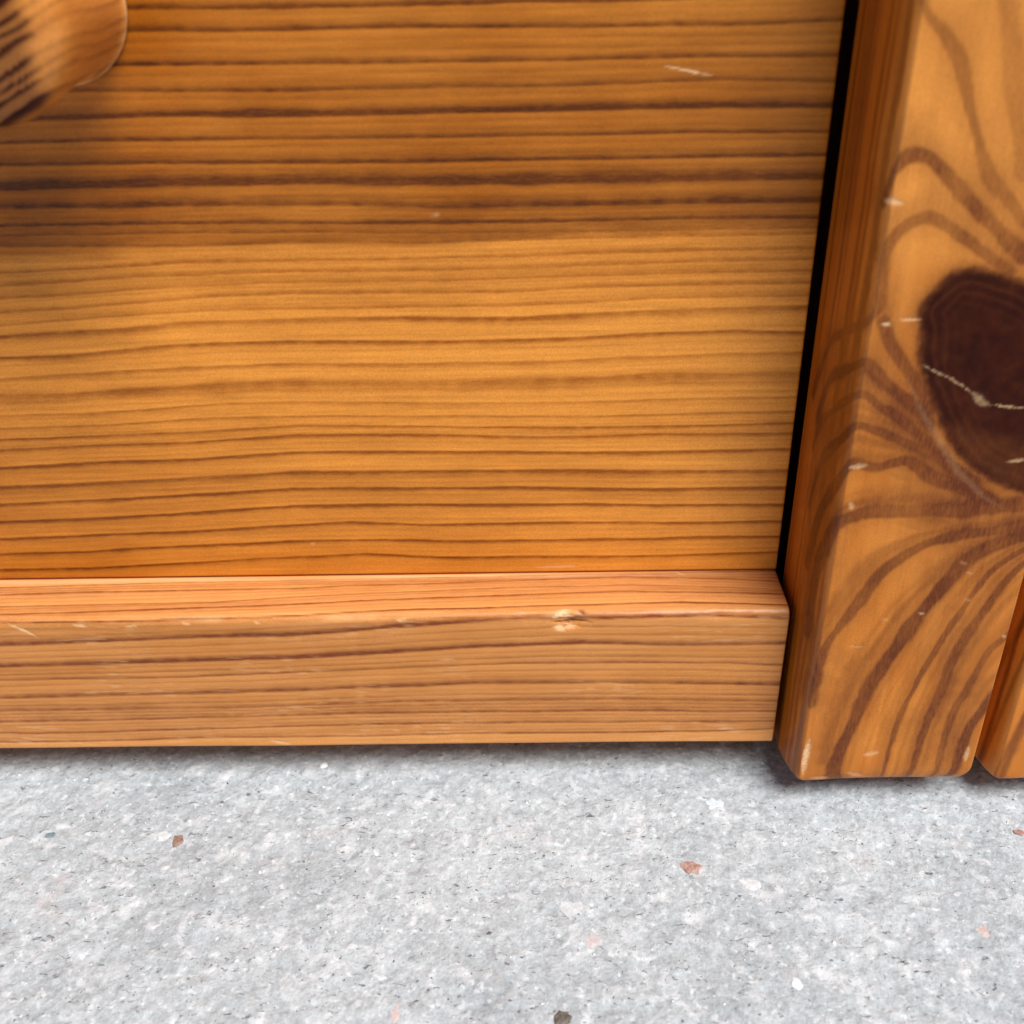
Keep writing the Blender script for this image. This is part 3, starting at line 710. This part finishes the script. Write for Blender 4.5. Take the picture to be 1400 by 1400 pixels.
# ------------------------------------------------------------------ loose chips and grit on the concrete
def chip(name, label, x, y, w, d, h, mat, seed, cat="stone chip", rz=0.0):
    rr = np.random.RandomState(seed); n = 15
    a = np.linspace(0, 2 * math.pi, n, endpoint=False) + rr.uniform(-.2, .2, n)
    rad = rr.uniform(.72, 1.12, n)
    rings = []
    for k, (s, zz) in enumerate(((1.0, -.25), (.97, .28), (.74, .72), (.36, .95))):
        jit = rr.uniform(.88, 1.1, n) if k else 1
        xs_, ys_ = np.cos(a) * rad * s * jit * w / 2, np.sin(a) * rad * s * jit * d / 2
        rings.append(np.stack([xs_ * math.cos(rz) - ys_ * math.sin(rz), xs_ * math.sin(rz) + ys_ * math.cos(rz), h * (zz + rr.uniform(-.12, .12, n) * (k > 0))], -1))
    v = np.concatenate(rings + [np.array([[0, 0, h]])]) * S
    f = []
    for k in range(3):
        for i in range(n):
            j = (i + 1) % n
            f.append((k * n + i, k * n + j, (k + 1) * n + j, (k + 1) * n + i))
    f += [(3 * n + i, 3 * n + (i + 1) % n, 4 * n) for i in range(n)] + [tuple(range(n))[::-1]]
    me = bpy.data.meshes.new(name); me.from_pydata([tuple(q) for q in v], [], f); me.update()
    me.materials.append(mat)
    o = bpy.data.objects.new(name, me); col.objects.link(o)
    o.location = (x * S, y * S, float(ground_z(np.array([x]), np.array([y]))[0]) * S)
    o["label"] = label; o["category"] = cat; o["group"] = "stone chips on the concrete"
    return o

CHIP_INFO = {
 'red': ("reddish brown stone chip lying on the concrete below the right end of the rail", (.27, .13, .095), (.50, .33, .28), .5),
 'brown': ("small brown chip on the concrete at the left, beside a white flake", (.19, .10, .065), (.33, .22, .17), .5),
 'white': ("long white flake on the concrete to the right of the reddish brown chip", (.50, .50, .51), (.70, .70, .70), .18),
 'pink': ("pale pink rounded chip on the concrete below the knotted post", (.46, .33, .30), (.60, .50, .47), .18),
 'grain': ("tiny bright white grain in the shade under the base rail", (.75, .79, .80), (.86, .88, .88), .8),
 'dark': ("dark brown chip at the bottom edge of the picture", (.06, .05, .04), (.18, .15, .12), .5),
 'quartz': ("bright white angular chip near the bottom, right of the middle", (.70, .72, .74), (.84, .84, .85), .5),
 'blue': ("bluish white flake close to the rail, left of the knotted post", (.55, .59, .64), (.70, .74, .78), .25),
 'white2': ("white flake touching the small brown chip at the left", (.50, .52, .53), (.66, .68, .68), .14),
 'pink2': ("faint rosy chip on the concrete below the middle of the rail", (.46, .39, .39), (.60, .54, .54), .18),
 'rust': ("small rust red chip at the right edge below the second post", (.30, .14, .11), (.42, .27, .22), .4),
 'pale': ("broad pale chip set low in the concrete below the rail's middle", (.48, .49, .50), (.62, .63, .64), .10),
 'teal': ("small dark teal chip on the concrete near the left edge", (.10, .15, .17), (.25, .31, .33), .4),
 'rose': ("narrow rosy chip at the bottom edge left of the dark brown chip", (.50, .38, .36), (.60, .50, .47), .14),
}
for i, (k, x, y, w, d) in enumerate(CHIPS):
    lab, c0, c1, h = CHIP_INFO[k]
    chip("stone_chip", lab, x, y, w, d, h * .55, stone_material("chip_" + k, c0, c1), 100 + i, rz=.2 * math.sin(i * 2.3))

def grit(n, seed):
    rr = np.random.RandomState(seed)
    x = rr.uniform(-116, 110, n); y = rr.uniform(-63, 8, n)
    s = np.clip(.085 * np.exp(rr.normal(0, .5, n)), .04, .36)
    base = np.array([(1, 0, 0), (-1, 0, 0), (0, 1, 0), (0, -1, 0), (0, 0, 1), (0, 0, -1)], float)
    fc = np.array([(0, 2, 4), (2, 1, 4), (1, 3, 4), (3, 0, 4), (2, 0, 5), (1, 2, 5), (3, 1, 5), (0, 3, 5)])
    a = rr.uniform(0, 6.283, n)
    sc = np.stack([s * rr.uniform(.8, 2.2, n), s * rr.uniform(.7, 1.4, n), s * rr.uniform(.4, .8, n)], -1)
    v = base[None] * (1 + rr.uniform(-.3, .3, (n, 6, 1))) * sc[:, None, :]
    ca, sa = np.cos(a)[:, None], np.sin(a)[:, None]
    vx = v[..., 0] * ca - v[..., 1] * sa + x[:, None]; vy = v[..., 0] * sa + v[..., 1] * ca + y[:, None]
    vz = v[..., 2] + ground_z(x, y)[:, None]
    V = np.stack([vx, vy, vz], -1).reshape(-1, 3) * S
    F = (fc[None] + (np.arange(n) * 6)[:, None, None]).reshape(-1, 3)
    me = bpy.data.meshes.new("grit")
    me.vertices.add(len(V)); me.vertices.foreach_set("co", V.astype(np.float32).ravel())
    me.loops.add(F.size); me.loops.foreach_set("vertex_index", F.ravel().astype(np.int32))
    me.polygons.add(len(F)); me.polygons.foreach_set("loop_start", np.arange(0, F.size, 3, dtype=np.int32)); me.polygons.foreach_set("loop_total", np.full(len(F), 3, np.int32))
    me.update(calc_edges=True)
    kind = rr.uniform(0, 1, n)
    val = np.where(kind < .14, rr.uniform(.0, .25, n), np.where(kind < .62, rr.uniform(.35, .6, n), rr.uniform(.75, 1, n)))
    at = me.attributes.new("shade", 'FLOAT', 'POINT'); at.data.foreach_set("value", np.repeat(val, 6).astype(np.float32))
    m = bpy.data.materials.new("grit_stone"); m.use_nodes = True; nt = m.node_tree; b = nt.nodes["Principled BSDF"]
    nt.links.new(ramp(nt, attr(nt, "shade"), [(0, (.10, .10, .10)), (.3, (.22, .215, .205)), (.5, (.44, .445, .445)), (.8, (.64, .645, .65)), (1, (.84, .84, .85))]), b.inputs["Base Color"])
    b.inputs["Roughness"].default_value = .6
    me.materials.append(m)
    o = bpy.data.objects.new("grit", me); col.objects.link(o)
    o["kind"] = "stuff"; o["label"] = "fine light and dark grit in the concrete surface"
    return o
grit(7000, 7)
